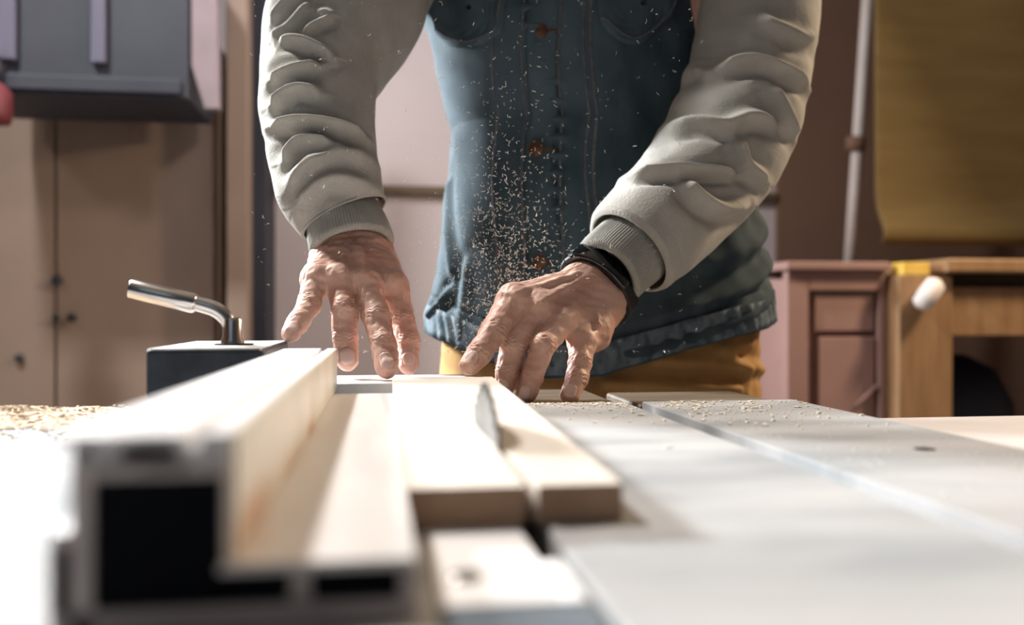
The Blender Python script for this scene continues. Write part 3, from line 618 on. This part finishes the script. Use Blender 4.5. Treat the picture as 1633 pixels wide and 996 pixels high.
dsp = .0030*vnoise(S, 22, 31)+.0012*vnoise(S, 70, 32)
hz = Zg-hem(th)
dsp += .0022*np.exp(-((hz-.022)/.024)**4)                                   # waistband thickness
dsp -= .0016*np.exp(-((hz-.047)/.0022)**2)
fr = np.cos(TH_) > -.2
# diagonal pull folds near the right hip
for (pa, pb, am, wd) in (((1232, 405), (985, 520), .007, .010), ((1236, 445), (1010, 560), .005, .010), ((1225, 350), (1130, 420), .006, .012), ((700, 300), (722, 430), .004, .010), ((712, 470), (690, 500), .007, .008), ((745, 430), (735, 540), .003, .010)):
    t0, z0 = vfit(*pa); t1, z1 = vfit(*pb); r0 = .2
    p0 = np.array([t0*r0, z0]); p1 = np.array([t1*r0, z1]); e_ = p1-p0; Q = np.stack([TH_*r0, Zg], -1)-p0; u = np.clip((Q@e_)/(e_@e_), 0, 1); d_ = np.linalg.norm(Q-u[..., None]*e_, axis=-1)
    dsp += am*(np.exp(-(d_/wd)**2)-.6*np.exp(-((d_-2*wd)/wd)**2))
# puckers along the placket
tp, _ = vfit(880, 150)
dsp += .0042*np.exp(-((TH_-tp)/.055)**2)*np.sin(Zg*2*PI/.021)*(Zg > T+.1)
S = S+Nn*dsp[..., None]
vest = fromdata('denim_vest', S.reshape(-1, 3), tube_faces(nv, nu), M['denim'], person)
m = vest.modifiers.new('thick', 'SOLIDIFY'); m.thickness = .003; m.offset = -1
def sub(o):
    o.parent = vest; o.matrix_parent_inverse = Matrix(); return o
def strip(pl_, w0, off, name, m_, n=160, follow_hem=False):    # strip of cloth on the vest along picture polyline
    q = np.array([vfit(*p) for p in pl_]); q = catmull(q, n) if len(q) > 2 else np.array([q[0]*(1-t)+q[1]*t for t in np.linspace(0, 1, n)])
    V = []; F_ = []; k = 9
    for i in range(n):
        a = q[max(i-1, 0)]; b = q[min(i+1, n-1)]; d = (b-a)*[.2, 1]; d /= np.linalg.norm(d); nn = np.array([d[1]/.2, -d[0]])
        for j in range(k):
            s_ = (j/(k-1)*2-1); c = q[i]+nn*s_*w0/2; p = vp(c[0], c[1], 0); nr = np.array([math.sin(c[0]), -math.cos(c[0]), 0])
            dd = .0030*vnoise(p, 22, 31)+.0012*vnoise(p, 70, 32)+off*(1-abs(s_)**6)
            V.append(p+nr*(dd+.0002))
    for i in range(n-1):
        for j in range(k-1): F_.append((i*k+j, i*k+j+1, (i+1)*k+j+1, (i+1)*k+j))
    o = fromdata(name, V, F_, m_, vest); s_ = o.modifiers.new('t', 'SOLIDIFY'); s_.thickness = .0012; s_.offset = -1
    return sub(o)
strip([(864, -40), (862, 200), (866, 400), (872, 585)], .040, .0030, 'placket', M['denim'])
for pl_ in ([(836, -40), (833, 150), (832, 300), (836, 500), (842, 590)], [(931, -40), (932, 100), (934, 250), (946, 420), (955, 560)], [(944, -40), (944, 100), (947, 250), (958, 420)],
            [(789, 60), (789, 150), (785, 300), (800, 500)], [(893, -40), (893, 150), (893, 300), (897, 450)],
            [(702, 48), (725, 62), (748, 68), (774, 62), (794, 50), (800, 26), (801, -40)], [(958, 30), (985, 52), (1010, 62), (1030, 54), (1048, 40), (1072, 8), (1078, -40)]):
    strip(pl_, .0030, .0009 if pl_[0][1] < 0 or pl_[0][1] == 60 else .0072, 'seam', M['thread'])
def flap(poly, name):
    cc = np.mean(poly, 0); V = []; F_ = []; n = len(poly)
    top_, bot_ = [], []
    m2 = 28
    P2 = catmull(poly+[poly[0]], n*10)
    th_, z_ = vfit(*cc); rings = []
    for s_ in np.linspace(.05, 1, 14):
        rings.append([vfit(*(cc+(p-cc)*s_)) for p in P2])
    k = len(P2)
    for ri, rg in enumerate(rings):
        for (a, z) in rg:
            p = vp(a, z); nr = np.array([math.sin(a), -math.cos(a), 0]); e = ri/13
            V.append(p+nr*(.0030*vnoise(p, 22, 31)+.0012*vnoise(p, 70, 32)+.0060-.0040*(e > .93)+.0014*math.sin(len(V)*.9)*(e > .6)))
    for i in range(13):
        for j in range(k): F_.append((i*k+j, i*k+(j+1) % k, (i+1)*k+(j+1) % k, (i+1)*k+j))
    F_.append(tuple(range(k)))
    o = fromdata(name, V, F_, M['denim'], vest); return sub(o)
flap([(684, -60), (806, -60), (806, 30), (798, 58), (748, 76), (700, 58)], 'pocket_flap')
flap([(950, -60), (1085, -60), (1080, 10), (1050, 48), (1010, 72), (958, 38)], 'pocket_flap')
for px, py in ((862, 52), (858, 238), (862, 418)):
    a, z = vfit(px, py); p = Vector(vp(a, z, .005)); nr = Vector((math.sin(a), -math.cos(a), 0))
    V, F_ = lathe([(0, .0035), (.003, .0035), (.0045, .0022), (.008, .0028), (.0092, .0015), (.0092, 0), (.004, -.002)], p, nr, 28)
    o = MB().add(V, F_).build('button', M['copper'], vest, smooth=True); sub(o)
    strip([(px+9, py), (px+18, py-1), (px+27, py)], .004, .0035, 'buttonhole', M['copper'], 20)
# lighter worn hem edge
q = np.linspace(-1.5, 1.5, 300); V = []; F_ = []
for a in q:
    for j in range(6):
        z = float(hem(a))+.003+.034*j/5; p = vp(a, z); nr = np.array([math.sin(a), -math.cos(a), 0]); V.append(p+nr*(.0030*vnoise(p, 22, 31)+.0012*vnoise(p, 70, 32)+.0030+.0016*math.sin(a*55+j*.8)*math.sin(a*7)))
F_ = [(i*6+j, i*6+j+1, (i+1)*6+j+1, (i+1)*6+j) for i in range(299) for j in range(5)]
o = fromdata('hem_band', V, F_, M['denim_worn'], vest); s_ = o.modifiers.new('t', 'SOLIDIFY'); s_.thickness = .001; sub(o)
# sweatshirt body under the vest, showing at the neck
V = []; nn = 60; kk = 120
Zs = np.linspace(T+.48, T+.70, nn)[:, None]; sh = np.clip((Zs-(T+.56))/.12, 0, 1); a = np.linspace(-PI, PI, kk, endpoint=False)[None]
Sx = .235+np.sin(a)*(.185-.115*sh**.7); Sy = 1.15-np.cos(a)*(.115-.045*sh); S = np.stack([Sx, Sy, Zs+0*a], -1)
fromdata('sweatshirt_body', S.reshape(-1, 3), tube_faces(nn, kk), M['fleece'], person)
# ---- trousers
V = []; nz_, na = 90, 200
a = np.linspace(-PI, PI, na, endpoint=False)[None]; Zs = np.linspace(T-.13, T+.12, nz_)[:, None]
S = vp(a+0*Zs, np.clip(Zs, RWz[0], 9)+0*a, -.014); S[..., 2] = Zs+0*a; Nn = np.stack([np.sin(a+0*Zs), -np.cos(a+0*Zs), 0*(a+Zs)], -1)
dd = .003*vnoise(S, 30, 41)+.0016*vnoise(S, 80, 42)
for (pa, pb, am, wd) in (((1225, 545), (1140, 565), .004, .008), ((1170, 560), (1220, 600), .0035, .008), ((1060, 575), (1240, 590), .005, .007), ((980, 612), (1200, 622), .005, .006)):
    t0, z0 = vfit(*pa); t1, z1 = vfit(*pb); p0 = np.array([t0*.2, z0]); p1 = np.array([t1*.2, z1]); e_ = p1-p0; Q = np.stack([(a+0*Zs)*.2, Zs+0*a], -1)-p0; u = np.clip((Q@e_)/(e_@e_), 0, 1); d_ = np.linalg.norm(Q-u[..., None]*e_, axis=-1)
    dd += am*(np.exp(-(d_/wd)**2)-.6*np.exp(-((d_-2*wd)/wd)**2))
S = S+Nn*dd[..., None]; mb = MB(); mb.add(S.reshape(-1, 3), tube_faces(nz_, na))
for s in (-1, 1):
    pts = catmull([(.28+s*.085, 1.17, T-.06), (.28+s*.095, 1.18, T-.22), (.28+s*.12, 1.20, T-.44), (.28+s*.135, 1.235, .22), (.28+s*.14, 1.24, .07)], 60); Vt, Ft = sweep(pts, np.interp(np.linspace(0, 1, 60), [0, .3, .6, 1], [.112, .105, .085, .075]), 60); Vt = Vt+.003*vnoise(Vt, 25, 50)[:, None]; mb.add(Vt, Ft)
mb.build('trousers', M['canvas'], person, smooth=True)
for s in (-1, 1):
    c0 = np.array([.28+s*.14, 1.24, .0])
    def bf(G):
        d = cone_d(G, c0+[0, 0, .10], c0+[0, 0, .045], .046, .046); d = smin(d, cone_d(G, c0+[0, .01, .045], c0+[s*.022, -.19, .036], .044, .038), .02); return np.maximum(d, .002-G[..., 2])
    Vt, Ft = surface_net(bf, c0+[-.08, -.26, -.01], c0+[.08, .08, .16], .006); fromdata('boot', Vt, Ft, M['boot'], person)
# ================================================================== SAWDUST
def sliver(mb, c, l, wd, rng_, n=4):
    d = rng_.normal(size=3); d /= np.linalg.norm(d); u = np.cross(d, rng_.normal(size=3)); u /= np.linalg.norm(u); k = np.cross(d, u); V = []; cur = rng_.uniform(-.6, .6)
    for i in range(n):
        s = i/(n-1)-.5; q = c+d*l*s+u*l*cur*(s*s*2); ww = wd*(1-abs(s)*1.2)
        V += [q+k*ww/2, q-k*ww/2+u*wd*.3]
    mb.add(V, [(2*i, 2*i+1, 2*i+3, 2*i+2) for i in range(n-1)])
mb = MB(); rg = np.random.default_rng(5)
for i in range(2300):
    if i < 1900: px = rg.normal(800, 52); py = 600-abs(rg.gamma(3.2, 62))
    else: px = rg.uniform(400, 1120); py = rg.uniform(0, 620)
    if px < 640 and i < 1900: continue
    Y = rg.uniform(.80, .96); p = np.array(PY(px, min(py, 560), Y)); sliver(mb, p, rg.uniform(.0008, .0046), rg.uniform(.0002, .0006), rg)
o = mb.build('flying_sawdust', M['chip']); s_ = o.modifiers.new('t', 'SOLIDIFY'); s_.thickness = .0002
tag(o, 'spray of fine pale wood splinters flying up from the saw blade', 'sawdust', kind='stuff')
mb = MB()
def chips(mb, n, fn, rg, smin_=.0008, smax=.0028):
    for i in range(n):
        x, y, z = fn(rg); s = rg.uniform(smin_, smax)*rg.uniform(.5, 1); a = rg.uniform(0, PI); ca, sa = math.cos(a), math.sin(a); l = s*rg.uniform(.8, 1.8); h_ = s*rg.uniform(.25, .6)
        V = [(x+ca*u*l-sa*v*s, y+sa*u*l+ca*v*s, T+z+w_*h_+.0001) for w_ in (0, 1) for u, v in ((-.5, -.5), (.5, -.5), (.6, .4), (-.4, .5))]
        mb.add(V, [(3, 2, 1, 0), (4, 5, 6, 7), (0, 1, 5, 4), (1, 2, 6, 5), (2, 3, 7, 6), (3, 0, 4, 7)])
def f1(r):
    y = .755-abs(r.normal(0, .075)); return min(max(.245+r.normal(0, .05), .10), .355), max(y, .45), 0
def f2(r): return r.uniform(.10, .21), .757-abs(r.normal(0, .012)), 0
def f3(r): return r.uniform(.23, .355), r.uniform(.35, .75), 0
def nsl(f):
    def g(r):
        while True:
            q = f(r)
            if not (.2035 < q[0] < .2255): return q
    return g
chips(mb, 420, nsl(f1), rg); chips(mb, 450, nsl(f2), rg, .0007, .002); chips(mb, 160, nsl(f3), rg, .0005, .0014)
tag(mb.build('sawdust_crumbs', M['chip']), 'pale sawdust crumbs scattered over the far right of the saw table', 'sawdust', kind='stuff')
# heap at the left
mb = MB(); nx, ny = 90, 60; V = []
def heap(x, y):
    u = (x+.275)/.095; v = (y-.70)/.075; r = math.sqrt(u*u+v*v)+.18*math.sin(5*math.atan2(v, u)+1)+.1*math.sin(x*150); return max(0, .008*(1-r)) if r < 1 else 0
for j in range(ny):
    for i in range(nx):
        x = -.41+.27*i/(nx-1); y = .60+.19*j/(ny-1); hgt = heap(x, y); V.append((x, y, T+(hgt+.0009*rg.uniform() if hgt > 0 else .00005)))
mb.add(V, [(j*nx+i, j*nx+i+1, (j+1)*nx+i+1, (j+1)*nx+i) for j in range(ny-1) for i in range(nx-1) if max(V[j*nx+i][2], V[j*nx+i+1][2], V[(j+1)*nx+i][2]) > T+.0001])
def f4(r):
    while True:
        x, y = -.275+r.normal(0, .06), .70+r.normal(0, .05)
        if y < .79 and x < -.18: return x, y, heap(x, y)
chips(mb, 2600, f4, rg, .0006, .0026)
tag(mb.build('sawdust_heap', M['dust']), 'low heap of tan sawdust on the table left of the fence', 'sawdust', kind='stuff')
